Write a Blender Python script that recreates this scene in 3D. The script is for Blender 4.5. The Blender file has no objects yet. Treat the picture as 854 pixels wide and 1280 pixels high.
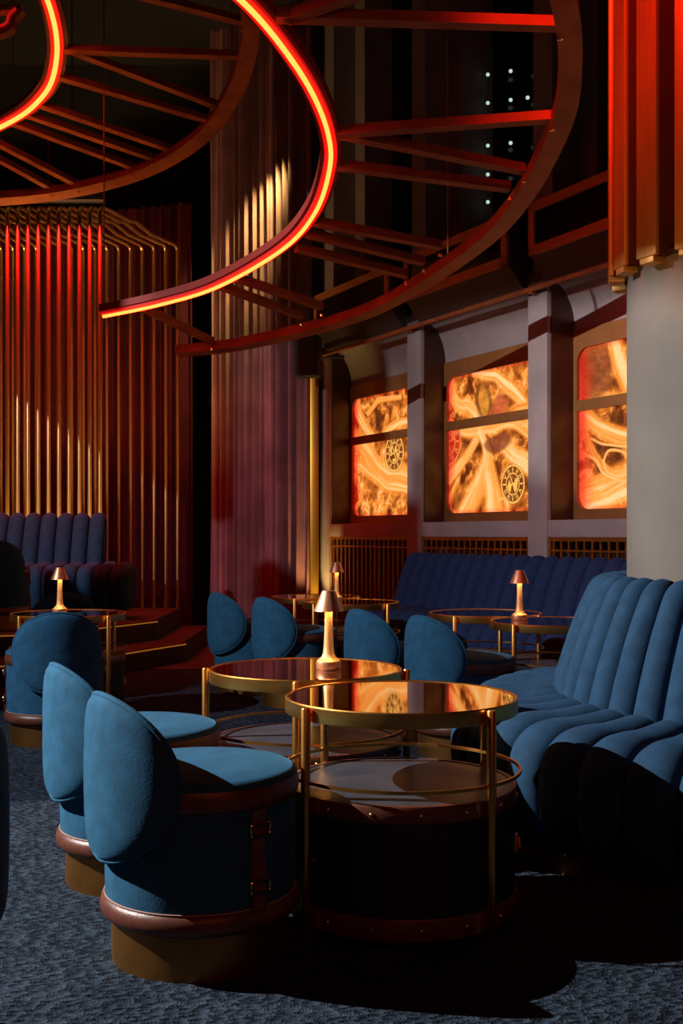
import bpy, math, random
import numpy as np
from mathutils import Vector, Matrix
random.seed(7)
PI = math.pi
SC = bpy.context.scene
COL = SC.collection
# ------------------------------------------------------------------ camera
F, CX, HY, CZ = 1400.0, 427.0, 668.0, 1.05
cam = bpy.data.cameras.new('camera'); camo = bpy.data.objects.new('camera', cam); COL.objects.link(camo)
camo.location = (0, 0, CZ); camo.rotation_euler = (PI / 2, 0, 0)
cam.sensor_fit = 'AUTO'; cam.sensor_width = 36; cam.lens = F / 1280 * 36
cam.shift_y = (HY - 640) / 1280; cam.clip_start = .05; cam.clip_end = 100
SC.camera = camo
SC.view_settings.view_transform = 'Standard'; SC.view_settings.look = 'None'
SC.view_settings.gamma = 1; SC.view_settings.use_curve_mapping = False
SC.view_settings.exposure = 0.0


def ray(px, py): return Vector(((px - CX) / F, 1.0, (HY - py) / F))
def at(px, py, Y): d = ray(px, py); return Vector((d.x * Y, Y, CZ + d.z * Y))


# ------------------------------------------------------------------ materials
def new_mat(name):
    m = bpy.data.materials.new(name); m.use_nodes = True
    nt = m.node_tree; b = nt.nodes['Principled BSDF']
    return m, nt, b


def mat(name, col, rough=.5, metal=0., noise=0., nscale=20., bump=0., bscale=200., sheen=0., sheen_tint=None, spec=.5, stretch=None, coat=0.):
    m, nt, b = new_mat(name)
    b.inputs['Base Color'].default_value = (*col, 1); b.inputs['Roughness'].default_value = rough
    b.inputs['Metallic'].default_value = metal; b.inputs['Specular IOR Level'].default_value = spec
    b.inputs['Coat Weight'].default_value = coat
    if sheen:
        b.inputs['Sheen Weight'].default_value = sheen; b.inputs['Sheen Roughness'].default_value = .35
        b.inputs['Sheen Tint'].default_value = (*(sheen_tint or col), 1)
    tc = nt.nodes.new('ShaderNodeTexCoord'); mp = nt.nodes.new('ShaderNodeMapping')
    nt.links.new(tc.outputs['Object'], mp.inputs['Vector'])
    if stretch: mp.inputs['Scale'].default_value = stretch
    if noise:
        n = nt.nodes.new('ShaderNodeTexNoise'); n.inputs['Scale'].default_value = nscale; n.inputs['Detail'].default_value = 5
        r = nt.nodes.new('ShaderNodeValToRGB'); r.color_ramp.elements[0].position = .3; r.color_ramp.elements[1].position = .7
        r.color_ramp.elements[0].color = (*[c * (1 - noise) for c in col], 1)
        r.color_ramp.elements[1].color = (*[min(1, c * (1 + noise)) for c in col], 1)
        nt.links.new(mp.outputs[0], n.inputs['Vector']); nt.links.new(n.outputs['Fac'], r.inputs[0]); nt.links.new(r.outputs[0], b.inputs['Base Color'])
    if bump:
        n2 = nt.nodes.new('ShaderNodeTexNoise'); n2.inputs['Scale'].default_value = bscale; n2.inputs['Detail'].default_value = 3
        bp = nt.nodes.new('ShaderNodeBump'); bp.inputs['Strength'].default_value = bump; bp.inputs['Distance'].default_value = .01
        nt.links.new(mp.outputs[0], n2.inputs['Vector']); nt.links.new(n2.outputs['Fac'], bp.inputs['Height']); nt.links.new(bp.outputs[0], b.inputs['Normal'])
    return m


def emit(name, col, s, base=(.02, .02, .02)):
    m, nt, b = new_mat(name)
    b.inputs['Base Color'].default_value = (*base, 1); b.inputs['Roughness'].default_value = .5
    b.inputs['Emission Color'].default_value = (*col, 1); b.inputs['Emission Strength'].default_value = s
    return m


M = {}
M['velvet'] = mat('blue_velvet', (.020, .092, .175), .85, noise=.18, nscale=22, bump=.08, bscale=140, sheen=.3, sheen_tint=(.12, .42, .7), spec=.15)
M['bench'] = mat('deep_navy_velvet', (.014, .035, .105), .85, noise=.18, nscale=22, bump=.08, bscale=140, sheen=.2, sheen_tint=(.06, .12, .4), spec=.15)
M['sofa'] = mat('navy_velvet', (.015, .050, .104), .85, noise=.18, nscale=22, bump=.08, bscale=140, sheen=.25, sheen_tint=(.10, .26, .55), spec=.15)
M['leather'] = mat('brown_leather', (.115, .034, .02), .38, noise=.25, nscale=30, bump=.12, bscale=300, spec=.5)
M['welt'] = mat('tan_welt', (.34, .2, .15), .5)
M['tint'] = bpy.data.materials.new('beam_dimming_tint'); M['tint'].use_nodes = True  # transparent tint that weakens the beam through the added pane
_nt = M['tint'].node_tree; _t = _nt.nodes.new('ShaderNodeBsdfTransparent'); _t.inputs[0].default_value = (.6, .62, .66, 1); _nt.links.new(_t.outputs[0], _nt.nodes['Material Output'].inputs['Surface'])
M['trunk'] = mat('black_leather', (.006, .006, .007), .55, bump=.15, bscale=250)
M['lid'] = mat('lid_leather', (.045, .052, .068), .35, noise=.2, nscale=12, bump=.05, bscale=250)
M['brass'] = mat('brushed_brass', (.80, .38, .09), .34, 1, noise=.1, nscale=40, stretch=(1, 1, 8))
M['bronze'] = mat('bronze_plinth', (.36, .165, .045), .45, 1, noise=.12, nscale=20)
M['surround'] = mat('bronze_surround', (.36, .15, .05), .5, .45, noise=.1, nscale=8)
M['tray_frame'] = mat('red_bronze_trim', (.62, .26, .10), .45, .5)
M['lamp_stem'] = mat('lamp_stem_brass', (.80, .48, .22), .5, .55)
M['copper'] = mat('satin_copper', (.66, .31, .17), .42, .85, noise=.06, nscale=60)
M['mirror'] = mat('bronze_mirror_glass', (.62, .47, .40), .03, 1)
M['truss'] = mat('truss_bronze', (.46, .15, .06), .5, .5, noise=.2, nscale=6)
M['carpet'] = None
M['plaster'] = mat('mauve_plaster', (.31, .255, .265), .75, noise=.1, nscale=5, bump=.05, bscale=60)
M['concrete'] = mat('grey_column_plaster', (.13, .116, .102), .8, noise=.13, nscale=3, bump=.05, bscale=40)
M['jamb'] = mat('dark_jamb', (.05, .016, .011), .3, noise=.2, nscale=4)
M['dark'] = mat('charcoal_paint', (.014, .012, .013), .6)
M['dull'] = mat('dark_mauve_paint', (.06, .042, .048), .6)
M['glass'] = mat('night_glass', (.004, .005, .006), .15, spec=.3)
M['curtain'] = mat('mauve_velvet_curtain', (.27, .115, .135), .85, noise=.25, nscale=3, sheen=.4, sheen_tint=(.6, .35, .4), spec=.15)
M['curtain_red'] = mat('red_velvet_curtain', (.075, .006, .015), .85, noise=.25, nscale=3, sheen=.3, sheen_tint=(.5, .1, .12), spec=.15)
M['floor2'] = mat('maroon_floor', (.06, .022, .024), .4, noise=.2, nscale=4)
M['step'] = mat('step_carpet', (.034, .016, .018), .85, noise=.4, nscale=60, bump=.4, bscale=90)
M['gold_lit'] = mat('gold_leaf', (.78, .40, .06), .35, 1)
M['rod'] = mat('rod_brass', (.72, .46, .2), .33, 1)
M['fin'] = mat('fin_gold', (.60, .33, .10), .5, .85, noise=.08, nscale=8, stretch=(6, 6, .6))
M['neon'] = emit('neon_core', (1, .05, .008), 16)
M['neon_glow'] = emit('neon_silicone', (1, .01, .008), .45, (.3, .01, .01))
M['channel'] = mat('neon_channel_red', (.25, .03, .025), .5)
M['bulb'] = emit('lamp_led', (1, .55, .16), 120)
M['strip'] = emit('led_strip', (1, .32, .04), .3)
M['pin'] = emit('pinpoint_led', (.75, 1, .85), .7)
M['uplight'] = emit('uplight_led', (1, .5, .1), 25)
M['stud'] = mat('brass_stud', (.85, .52, .2), .25, 1)


def carpet_mat():
    m, nt, b = new_mat('blue_grey_carpet')
    tc = nt.nodes.new('ShaderNodeTexCoord')
    n1 = nt.nodes.new('ShaderNodeTexNoise'); n1.inputs['Scale'].default_value = 5; n1.inputs['Detail'].default_value = 7; n1.inputs['Roughness'].default_value = .7
    mp = nt.nodes.new('ShaderNodeMapping'); mp.inputs['Scale'].default_value = (34, 74, 30)
    v = nt.nodes.new('ShaderNodeTexVoronoi'); v.inputs['Scale'].default_value = 1.0; v.feature = 'F1'
    n2 = nt.nodes.new('ShaderNodeTexNoise'); n2.inputs['Scale'].default_value = 160; n2.inputs['Detail'].default_value = 3
    L = nt.links.new
    L(tc.outputs['Object'], n1.inputs['Vector']); L(tc.outputs['Object'], mp.inputs['Vector']); L(mp.outputs[0], v.inputs['Vector']); L(tc.outputs['Object'], n2.inputs['Vector'])
    r = nt.nodes.new('ShaderNodeValToRGB')
    r.color_ramp.elements[0].position = .1; r.color_ramp.elements[0].color = (.009, .018, .032, 1)
    r.color_ramp.elements[1].position = .75; r.color_ramp.elements[1].color = (.047, .070, .104, 1)
    mix = nt.nodes.new('ShaderNodeMath'); mix.operation = 'MULTIPLY_ADD'; mix.inputs[1].default_value = .75
    L(v.outputs['Distance'], mix.inputs[0]); L(n1.outputs['Fac'], mix.inputs[2])
    sub = nt.nodes.new('ShaderNodeMath'); sub.operation = 'SUBTRACT'; sub.inputs[1].default_value = .45
    L(mix.outputs[0], sub.inputs[0]); L(sub.outputs[0], r.inputs[0]); L(r.outputs[0], b.inputs['Base Color'])
    add = nt.nodes.new('ShaderNodeMath'); add.operation = 'MULTIPLY_ADD'; add.inputs[1].default_value = .5
    L(n2.outputs['Fac'], add.inputs[0]); L(v.outputs['Distance'], add.inputs[2])
    bp = nt.nodes.new('ShaderNodeBump'); bp.inputs['Strength'].default_value = 1; bp.inputs['Distance'].default_value = .03
    L(add.outputs[0], bp.inputs['Height']); L(bp.outputs[0], b.inputs['Normal'])
    b.inputs['Roughness'].default_value = .95; b.inputs['Specular IOR Level'].default_value = .1
    return m


M['carpet'] = carpet_mat()


# ------------------------------------------------------------------ mesh builder
class MB:
    def __init__(s): s.v = []; s.f = []

    def add(s, vs, fs):
        o = len(s.v); s.v += [tuple(p) for p in vs]; s.f += [tuple(i + o for i in f) for f in fs]; return s

    def grid(s, rows, closed_u=False, closed_v=False, cap0=False, cap1=False):
        n = len(rows); k = len(rows[0]); vs = [p for r in rows for p in r]; fs = []
        for i in range(n if closed_u else n - 1):
            for j in range(k if closed_v else k - 1):
                a = i * k + j; b = i * k + (j + 1) % k; c = ((i + 1) % n) * k + (j + 1) % k; d = ((i + 1) % n) * k + j
                fs.append((a, b, c, d))
        if cap0: fs.append(tuple(range(k))[::-1])
        if cap1: fs.append(tuple((n - 1) * k + j for j in range(k)))
        return s.add(vs, fs)

    def lathe(s, prof, n=48, c=(0, 0, 0)):
        rows = [[(c[0] + r * math.cos(2 * PI * i / n), c[1] + r * math.sin(2 * PI * i / n), c[2] + z) for (r, z) in prof] for i in range(n)]
        return s.grid(rows, closed_u=True)

    def tube(s, pts, r, n=8, closed=False, caps=True):
        pts = [Vector(p) for p in pts]; m = len(pts); rows = []
        t0 = (pts[1] - pts[0]).normalized(); up = Vector((0, 0, 1)) if abs(t0.z) < .9 else Vector((1, 0, 0))
        for i, p in enumerate(pts):
            if closed: t = pts[(i + 1) % m] - pts[i - 1]
            else: t = pts[min(i + 1, m - 1)] - pts[max(i - 1, 0)]
            t.normalize(); a = up - t * up.dot(t); a.normalize(); up = a; b = t.cross(a)
            rr = r[i] if isinstance(r, (list, tuple)) else r
            rows.append([p + (a * math.cos(2 * PI * k / n) + b * math.sin(2 * PI * k / n)) * rr for k in range(n)])
        return s.grid(rows, closed_u=closed, closed_v=True, cap0=caps and not closed, cap1=caps and not closed)

    def bar(s, pts, nrm, w, h, closed=False):
        """rectangular section: w across (in the plane with normal nrm), h along nrm"""
        pts = [Vector(p) for p in pts]; m = len(pts); nrm = Vector(nrm).normalized(); rows = []
        for i, p in enumerate(pts):
            t = pts[min(i + 1, m - 1)] - pts[max(i - 1, 0)]
            if closed: t = pts[(i + 1) % m] - pts[i - 1]
            b = nrm.cross(t.normalized()).normalized()
            rows.append([p + b * w / 2 + nrm * h / 2, p - b * w / 2 + nrm * h / 2, p - b * w / 2 - nrm * h / 2, p + b * w / 2 - nrm * h / 2])
        return s.grid(rows, closed_u=closed, closed_v=True, cap0=not closed, cap1=not closed)

    def hexa(s, P):
        """8 corners: 4 bottom (ccw), 4 top"""
        return s.add(P, [(3, 2, 1, 0), (4, 5, 6, 7), (0, 1, 5, 4), (1, 2, 6, 5), (2, 3, 7, 6), (3, 0, 4, 7)])

    def box(s, a, b):
        (x0, y0, z0), (x1, y1, z1) = a, b
        return s.hexa([(x0, y0, z0), (x1, y0, z0), (x1, y1, z0), (x0, y1, z0), (x0, y0, z1), (x1, y0, z1), (x1, y1, z1), (x0, y1, z1)])

    def build(s, name, m, parent=None, sharp=40, bevel=0):
        me = bpy.data.meshes.new(name); me.from_pydata(s.v, [], s.f); me.update()
        o = bpy.data.objects.new(name, me); COL.objects.link(o)
        import bmesh
        bm = bmesh.new(); bm.from_mesh(me); bmesh.ops.remove_doubles(bm, verts=bm.verts, dist=1e-6)
        bmesh.ops.recalc_face_normals(bm, faces=bm.faces)
        if bevel:
            es = [e for e in bm.edges if len(e.link_faces) == 2 and e.calc_face_angle(0) > .6]
            bmesh.ops.bevel(bm, geom=es, offset=bevel, segments=2, profile=.6, affect='EDGES', clamp_overlap=True)
        bm.to_mesh(me); bm.free()
        me.shade_smooth(); me.set_sharp_from_angle(angle=math.radians(sharp))
        me.materials.append(M[m] if isinstance(m, str) else m)
        if parent: o.parent = parent
        return o


def tag(o, label=None, cat=None, group=None, kind=None):
    for k, v in (('label', label), ('category', cat), ('group', group), ('kind', kind)):
        if v: o[k] = v
    return o


def thing(name, loc, rz=0., label=None, cat=None, group=None, kind=None):
    o = bpy.data.objects.new(name, None); COL.objects.link(o); o.empty_display_size = .1
    o.location = loc; o.rotation_euler = (0, 0, rz)
    return tag(o, label, cat, group, kind)


def copy_tree(o, parent=None):
    c = o.copy(); COL.objects.link(c)
    if parent: c.parent = parent
    for ch in list(o.children): copy_tree(ch, c)
    return c


def struct(o): o['kind'] = 'structure'; return o


def light(name, kind, loc, target, energy, col, **kw):
    l = bpy.data.lights.new(name, kind); o = bpy.data.objects.new(name, l); COL.objects.link(o)
    o.location = loc; l.energy = energy; l.color = col
    if target is not None: o.rotation_euler = (Vector(target) - Vector(loc)).to_track_quat('-Z', 'Y').to_euler()
    for k, v in kw.items(): setattr(l, k, v)
    return o


# ------------------------------------------------------------------ room shell
# window wall frame: s runs along the wall (away from the camera), n goes into the wall
WA = Vector((-.461, .888, 0)); WN = Vector((.888, .461, 0)); W0 = Vector((.949, 9.28, 0))
def WP(s, n, z): p = W0 + WA * s + WN * n; return Vector((p.x, p.y, z))
def wbox(mb, s0, s1, n0, n1, z0, z1):
    return mb.hexa([WP(s0, n0, z0), WP(s1, n0, z0), WP(s1, n1, z0), WP(s0, n1, z0), WP(s0, n0, z1), WP(s1, n0, z1), WP(s1, n1, z1), WP(s0, n1, z1)])
def onwall(px, py, n):
    """where the sight line through a pixel meets the wall plane at depth n"""
    d = ray(px, py); P = W0 + WN * n
    k = P.dot(WN) / Vector((d.x, d.y, 0)).dot(WN); q = d * k
    return (Vector((q.x, q.y, 0)) - W0).dot(WA), CZ + d.z * k


CEIL = 6.5
m = MB(); m.box((-7, -1.5, -.1), (6, 8.75, 0)); struct(m.build('floor', 'carpet'))
m = MB(); m.box((-7, 8.75, -.1), (6, 14, 0)); struct(m.build('floor_back', 'floor2'))
m = MB(); m.box((-7.2, -1.5, CEIL), (6, 14, CEIL + .1)); struct(m.build('ceiling', 'dark'))
m = MB(); m.box((-7.2, 13, 0), (6, 13.2, CEIL)); struct(m.build('wall_back', 'dark'))
def lw(y0, y1, z0, z1, mb): mb.box((-4.32, y0, z0), (-4.28, y1, z1))
HDA, HDB = 3.49, 3.572                               # heads of the openings, cut in this unseen wall to shape the beam
m = MB(); lw(-1.5, 2.8, 0, CEIL, m); lw(2.8, 3.63, HDA, CEIL, m); lw(3.63, 4.22, HDB, CEIL, m); lw(2.8, 4.07, 0, 2.2, m); lw(4.07, 4.22, 0, 3.39, m)
lw(4.22, 4.36, 0, CEIL, m); lw(4.36, 4.6, 0, 3.22, m); lw(4.36, 4.8, HDB, CEIL, m); lw(4.6, 4.8, 0, 2.95, m); lw(4.8, 5.65, 0, 2.75, m); lw(4.8, 5.65, 3.24, CEIL, m); lw(5.65, 13, 0, CEIL, m)
struct(m.build('wall_left', 'dark'))
m = MB(); m.box((-4.304, 3.525, 2.2), (-4.296, 4.07, 3.44)); struct(m.build('beam_dimming_pane', 'tint'))  # unseen pane added to dim the beam on the far stools and bench

PIT = 1.768
PIL = [(.56 + PIT * k, .79 + PIT * k) for k in (1, 0, -1, -2, -3)]      # far to near
# wall behind the recesses, and the deep dark glazing above it
m = MB(); wbox(m, -9, 2.6, .27, .45, 0, 3.0); struct(m.build('wall_right', 'jamb'))
m = MB(); wbox(m, -9, 2.6, .62, .7, 3.0, CEIL); struct(m.build('window_1', 'glass'))
m = MB(); wbox(m, -9, 2.6, .0, .62, 2.93, 3.0); struct(m.build('trim_1', 'dull'))
m = MB(); wbox(m, 2.56, 2.95, -.12, .6, 0, CEIL); struct(m.build('trim_2', 'dark'))
for i, (s0, s1) in enumerate(PIL):
    m = MB(); wbox(m, s0, s1, 0, .27, 0, 2.93); p = struct(m.build('trim_%d' % (i + 3), 'plaster', bevel=.006))
    # dark liner on the side of the pillar that looks towards the camera
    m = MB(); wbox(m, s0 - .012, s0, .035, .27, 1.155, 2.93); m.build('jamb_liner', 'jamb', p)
    m = MB(); wbox(m, s0, s1, .05, .62, 3.0, CEIL); m.build('upper_pillar', 'plaster', p)
    m = MB(); wbox(m, s0 - .2, s0, .3, .62, 3.0, CEIL); m.build('upper_reveal', 'plaster', p)


# ------------------------------------------------------------------ backlit art panels
def vnoise(x, y, seed):
    xi = np.floor(x).astype(int); yi = np.floor(y).astype(int); xf = x - xi; yf = y - yi
    def h(a, b):
        n = (a * 374761393 + b * 668265263 + seed * 982451653) & 0x7fffffff
        n = ((n ^ (n >> 13)) * 1274126177) & 0x7fffffff
        return ((n ^ (n >> 16)) & 0xffff) / 65535.
    u = xf * xf * (3 - 2 * xf); v = yf * yf * (3 - 2 * yf)
    return (h(xi, yi) * (1 - u) + h(xi + 1, yi) * u) * (1 - v) + (h(xi, yi + 1) * (1 - u) + h(xi + 1, yi + 1) * u) * v
def fbm(x, y, seed, o=4):
    r = 0; a = .5; t = 0
    for k in range(o): r = r + a * vnoise(x * 2 ** k, y * 2 ** k, seed + k * 17); t += a; a *= .55
    return r / t
def sstep(a, b, x): t = np.clip((x - a) / (b - a), 0, 1); return t * t * (3 - 2 * t)


def art_colors(S, Z, seed, clocks, blobs, strokes, glow_w):
    """S: metres from the panel's far edge towards the near edge, Z: metres up"""
    wx = S + .05 * (fbm(S * 3, Z * 3, seed, 2) - .5) * 2; wz = Z + .05 * (fbm(S * 3 + 9, Z * 3, seed + 3, 2) - .5) * 2
    # ornate ground: brown with fine golden scrollwork
    big = fbm(wx * 2.6, wz * 2.6, seed + 7, 3); fine = fbm(wx * 11 + 1.5 * big, wz * 11, seed + 12, 4)
    fil = 1 - sstep(.02, .22, np.abs(fbm(wx * 15, wz * 15, seed + 80, 3) - .5) * 2)
    v = .12 + .26 * sstep(.4, .7, big) + 1.1 * (fine - .45) + .3 * fil * sstep(.42, .6, fine)
    for (pts, w0, w1, tone, mode) in strokes:
        P = np.array(pts, float); n = 130 if mode else 40; tt = np.linspace(0, len(P) - 1, n); k = np.minimum(tt.astype(int), len(P) - 2); f = tt - k
        pa, pb = P[k], P[k + 1]; pm = P[np.maximum(k - 1, 0)]; pn = P[np.minimum(k + 2, len(P) - 1)]
        f = f[:, None]; Q = .5 * (2 * pa + (pb - pm) * f + (2 * pm - 5 * pa + 4 * pb - pn) * f * f + (3 * pa - pm - 3 * pb + pn) * f ** 3)
        best = np.full(S.shape, 9.); sd = np.zeros(S.shape); al = np.zeros(S.shape)
        for j in range(n):
            q = Q[j]; t_ = Q[min(j + 1, n - 1)] - Q[max(j - 1, 0)]; t_ = t_ / (np.hypot(*t_) + 1e-9)
            dx, dz = wx - q[0], wz - q[1]; wd = (w0 + (w1 - w0) * j / (n - 1)) * (1 if mode else 1.2); d = np.hypot(dx, dz) / wd
            u = d < best; best = np.where(u, d, best); sd = np.where(u, (dx * -t_[1] + dz * t_[0]) / wd, sd); al = np.where(u, j / n, al)
        streak = fbm(sd * 3.2 + 7, al * 1.3 + 3 + .3 * fine, seed + 31 + int(tone * 90), 4)
        w = (1 - sstep(.35, 1.3, best + .5 * (fine - .5))) * (.8 + .3 * streak) if not mode else (1 - sstep(.6, 1.0, best))
        w = np.clip(w, 0, 1)
        v = v * (1 - w) + w * (tone + .10 + .8 * (streak - .5))
    v = np.clip(v, 0, 1)
    stops = [(0, (.10, .02, .004)), (.15, (.24, .05, .007)), (.35, (.56, .14, .018)), (.55, (.92, .27, .035)), (.75, (1.0, .40, .075)), (1, (1.02, .66, .28))]
    C = np.stack([np.interp(v, [q[0] for q in stops], [q[1][k] for q in stops]) for k in range(3)], -1)
    for (a, b, R, dk) in clocks:
        dx = (S - a); dz = (Z - b); r = np.sqrt(dx * dx + dz * dz) / R; th = np.arctan2(dz, dx)
        gold = np.array((1.05, .52, .10)) if not dk else np.array((1.0, .22, .05)); drk = np.array((.13, .026, .006)) if not dk else np.array((.45, .014, .01))
        w = .85 * sstep(1.15, .98, r); C = C * (1 - w[..., None]) + (drk * (.6 + .9 * fbm(S * 20, Z * 20, seed, 2))[..., None]) * w[..., None]
        g = (np.abs(r - 1) < .05) | (np.abs(r - .58) < .035)
        k = np.floor((th / (2 * PI) * 12) + .5); da = (th / (2 * PI) * 12 + .5) % 1 - .5; tang = da * 2 * PI / 12 * r
        inn = (r > .66) & (r < .9); kk = k % 3
        bars = np.where(kk == 0, np.abs(tang) < .035, np.where(kk == 1, np.abs(np.abs(tang) - .06) < .028, np.abs(np.abs(tang) - np.abs(r - .66) * .4) < .03))
        core = (r < .5) & (fbm(wx * 26, wz * 26, seed + 5, 3) > .56)
        hand = (r < .5) & ((np.abs(dx * .9 + dz * .45) / R < .04) | (np.abs(dx * .3 - dz) / R < .04))
        C[g | (inn & bars) | core | hand] = gold
    for (a, b, rx, rz, col) in blobs:
        r = np.sqrt(((wx - a) / rx) ** 2 + ((wz - b) / rz) ** 2); w = .85 * sstep(1.12, .75, r)
        band = .5 + 1.1 * fbm(S * 14, Z * 34, seed + 9, 3)
        C = C * (1 - w[..., None]) + np.array(col) * band[..., None] * w[..., None]
    red = sstep(glow_w, 0, S + .12 * (fbm(S * 6, Z * 5, seed + 31, 3) - .5))  # red glow of the backlight, painted into the edge colours
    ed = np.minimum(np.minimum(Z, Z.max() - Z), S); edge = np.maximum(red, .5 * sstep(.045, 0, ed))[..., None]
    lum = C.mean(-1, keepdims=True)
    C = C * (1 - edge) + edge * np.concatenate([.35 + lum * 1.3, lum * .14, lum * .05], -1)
    return C


ART = [   # label, clock dials, shapes, brush strokes (in sight-line coordinates, mapped on to the panel), width of the painted red edge glow
    ('glowing orange art panel nearest the mauve curtain, with one large clock dial', [(493, 566, .17, 0)], [],
     [([(445, 488), (450, 520), (466, 545)], .07, .05, .78, 0), ([(459, 516), (476, 500), (500, 494)], .025, .025, .7, 0), ([(438, 545), (460, 565), (478, 590), (520, 606)], .10, .12, .68, 0),
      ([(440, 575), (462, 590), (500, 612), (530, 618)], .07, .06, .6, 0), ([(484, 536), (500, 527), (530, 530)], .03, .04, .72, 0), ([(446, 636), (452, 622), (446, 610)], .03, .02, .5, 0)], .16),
    ('glowing orange art panel behind the navy bench, with a gold dome and two clock dials', [(641, 605, .15, 0), (560, 553, .2, 1)], [(602, 500, .12, .16, (.16, .04, .008)), (603, 500, .07, .13, (.75, .27, .03)), (623, 507, .12, .13, (.55, .10, .035)), (619, 552, .2, .08, (.24, .05, .02))],
     [([(560, 470), (572, 503), (600, 523)], .05, .06, .8, 0), ([(590, 472), (615, 468), (634, 478), (650, 500)], .035, .06, .75, 0), ([(560, 540), (612, 531), (665, 528)], .04, .04, .72, 0), ([(640, 520), (690, 500)], .05, .09, .6, 0),
      ([(597, 535), (607, 562), (606, 590), (596, 618), (576, 655)], .035, .12, .72, 0), ([(607, 560), (614, 600), (620, 655)], .05, .13, .76, 0), ([(628, 556), (648, 574), (690, 590)], .05, .10, .86, 0),
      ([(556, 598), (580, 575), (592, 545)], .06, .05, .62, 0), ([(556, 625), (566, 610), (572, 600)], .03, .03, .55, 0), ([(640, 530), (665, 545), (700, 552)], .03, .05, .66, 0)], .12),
    ('glowing orange art panel beside the grey column, with looping golden filigree', [], [(742, 462, .2, .22, (.30, .07, .02))],
     [([(765, 415), (774, 450), (790, 480)], .05, .09, .92, 0), ([(722, 505), (745, 528), (768, 541), (800, 550)], .06, .06, .74, 0), ([(720, 470), (735, 487), (756, 494), (790, 492)], .035, .04, .6, 0), ([(724, 500), (735, 545), (750, 575), (775, 600)], .03, .03, .55, 0),
      ([(730, 632), (757, 613), (800, 592)], .09, .13, .88, 0), ([(720, 620), (740, 600), (770, 590)], .05, .04, .6, 0),
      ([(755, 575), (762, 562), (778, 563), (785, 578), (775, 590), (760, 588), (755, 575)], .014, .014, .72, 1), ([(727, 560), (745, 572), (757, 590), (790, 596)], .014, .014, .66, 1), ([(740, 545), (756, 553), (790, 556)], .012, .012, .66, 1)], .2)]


def art_mat():
    m, nt, b = new_mat('backlit_print')
    a = nt.nodes.new('ShaderNodeAttribute'); a.attribute_name = 'print'
    tc = nt.nodes.new('ShaderNodeTexCoord'); n = nt.nodes.new('ShaderNodeTexNoise'); n.inputs['Scale'].default_value = 70; n.inputs['Detail'].default_value = 3
    r = nt.nodes.new('ShaderNodeMapRange'); r.inputs['To Min'].default_value = .75; r.inputs['To Max'].default_value = 1.25
    mx = nt.nodes.new('ShaderNodeVectorMath'); mx.operation = 'SCALE'
    L = nt.links.new
    L(tc.outputs['Object'], n.inputs['Vector']); L(n.outputs['Fac'], r.inputs[0]); L(a.outputs['Color'], mx.inputs[0]); L(r.outputs[0], mx.inputs['Scale'])
    L(mx.outputs[0], b.inputs['Emission Color']); b.inputs['Emission Strength'].default_value = 1.05
    b.inputs['Base Color'].default_value = (.02, .01, .005, 1); b.inputs['Roughness'].default_value = .25
    return m


M['art'] = art_mat()
ZB, ZT = 1.235, 2.42            # panel bottom / top


def rounded(s0, s1, z0, z1, r, k=8):
    out = []
    for (cs, cz, a0) in ((s1 - r, z1 - r, 0), (s0 + r, z1 - r, 90), (s0 + r, z0 + r, 180), (s1 - r, z0 + r, 270)):
        for i in range(k + 1):
            a = math.radians(a0 + 90 * i / k); out.append((cs + r * math.cos(a), cz + r * math.sin(a)))
    return out


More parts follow.
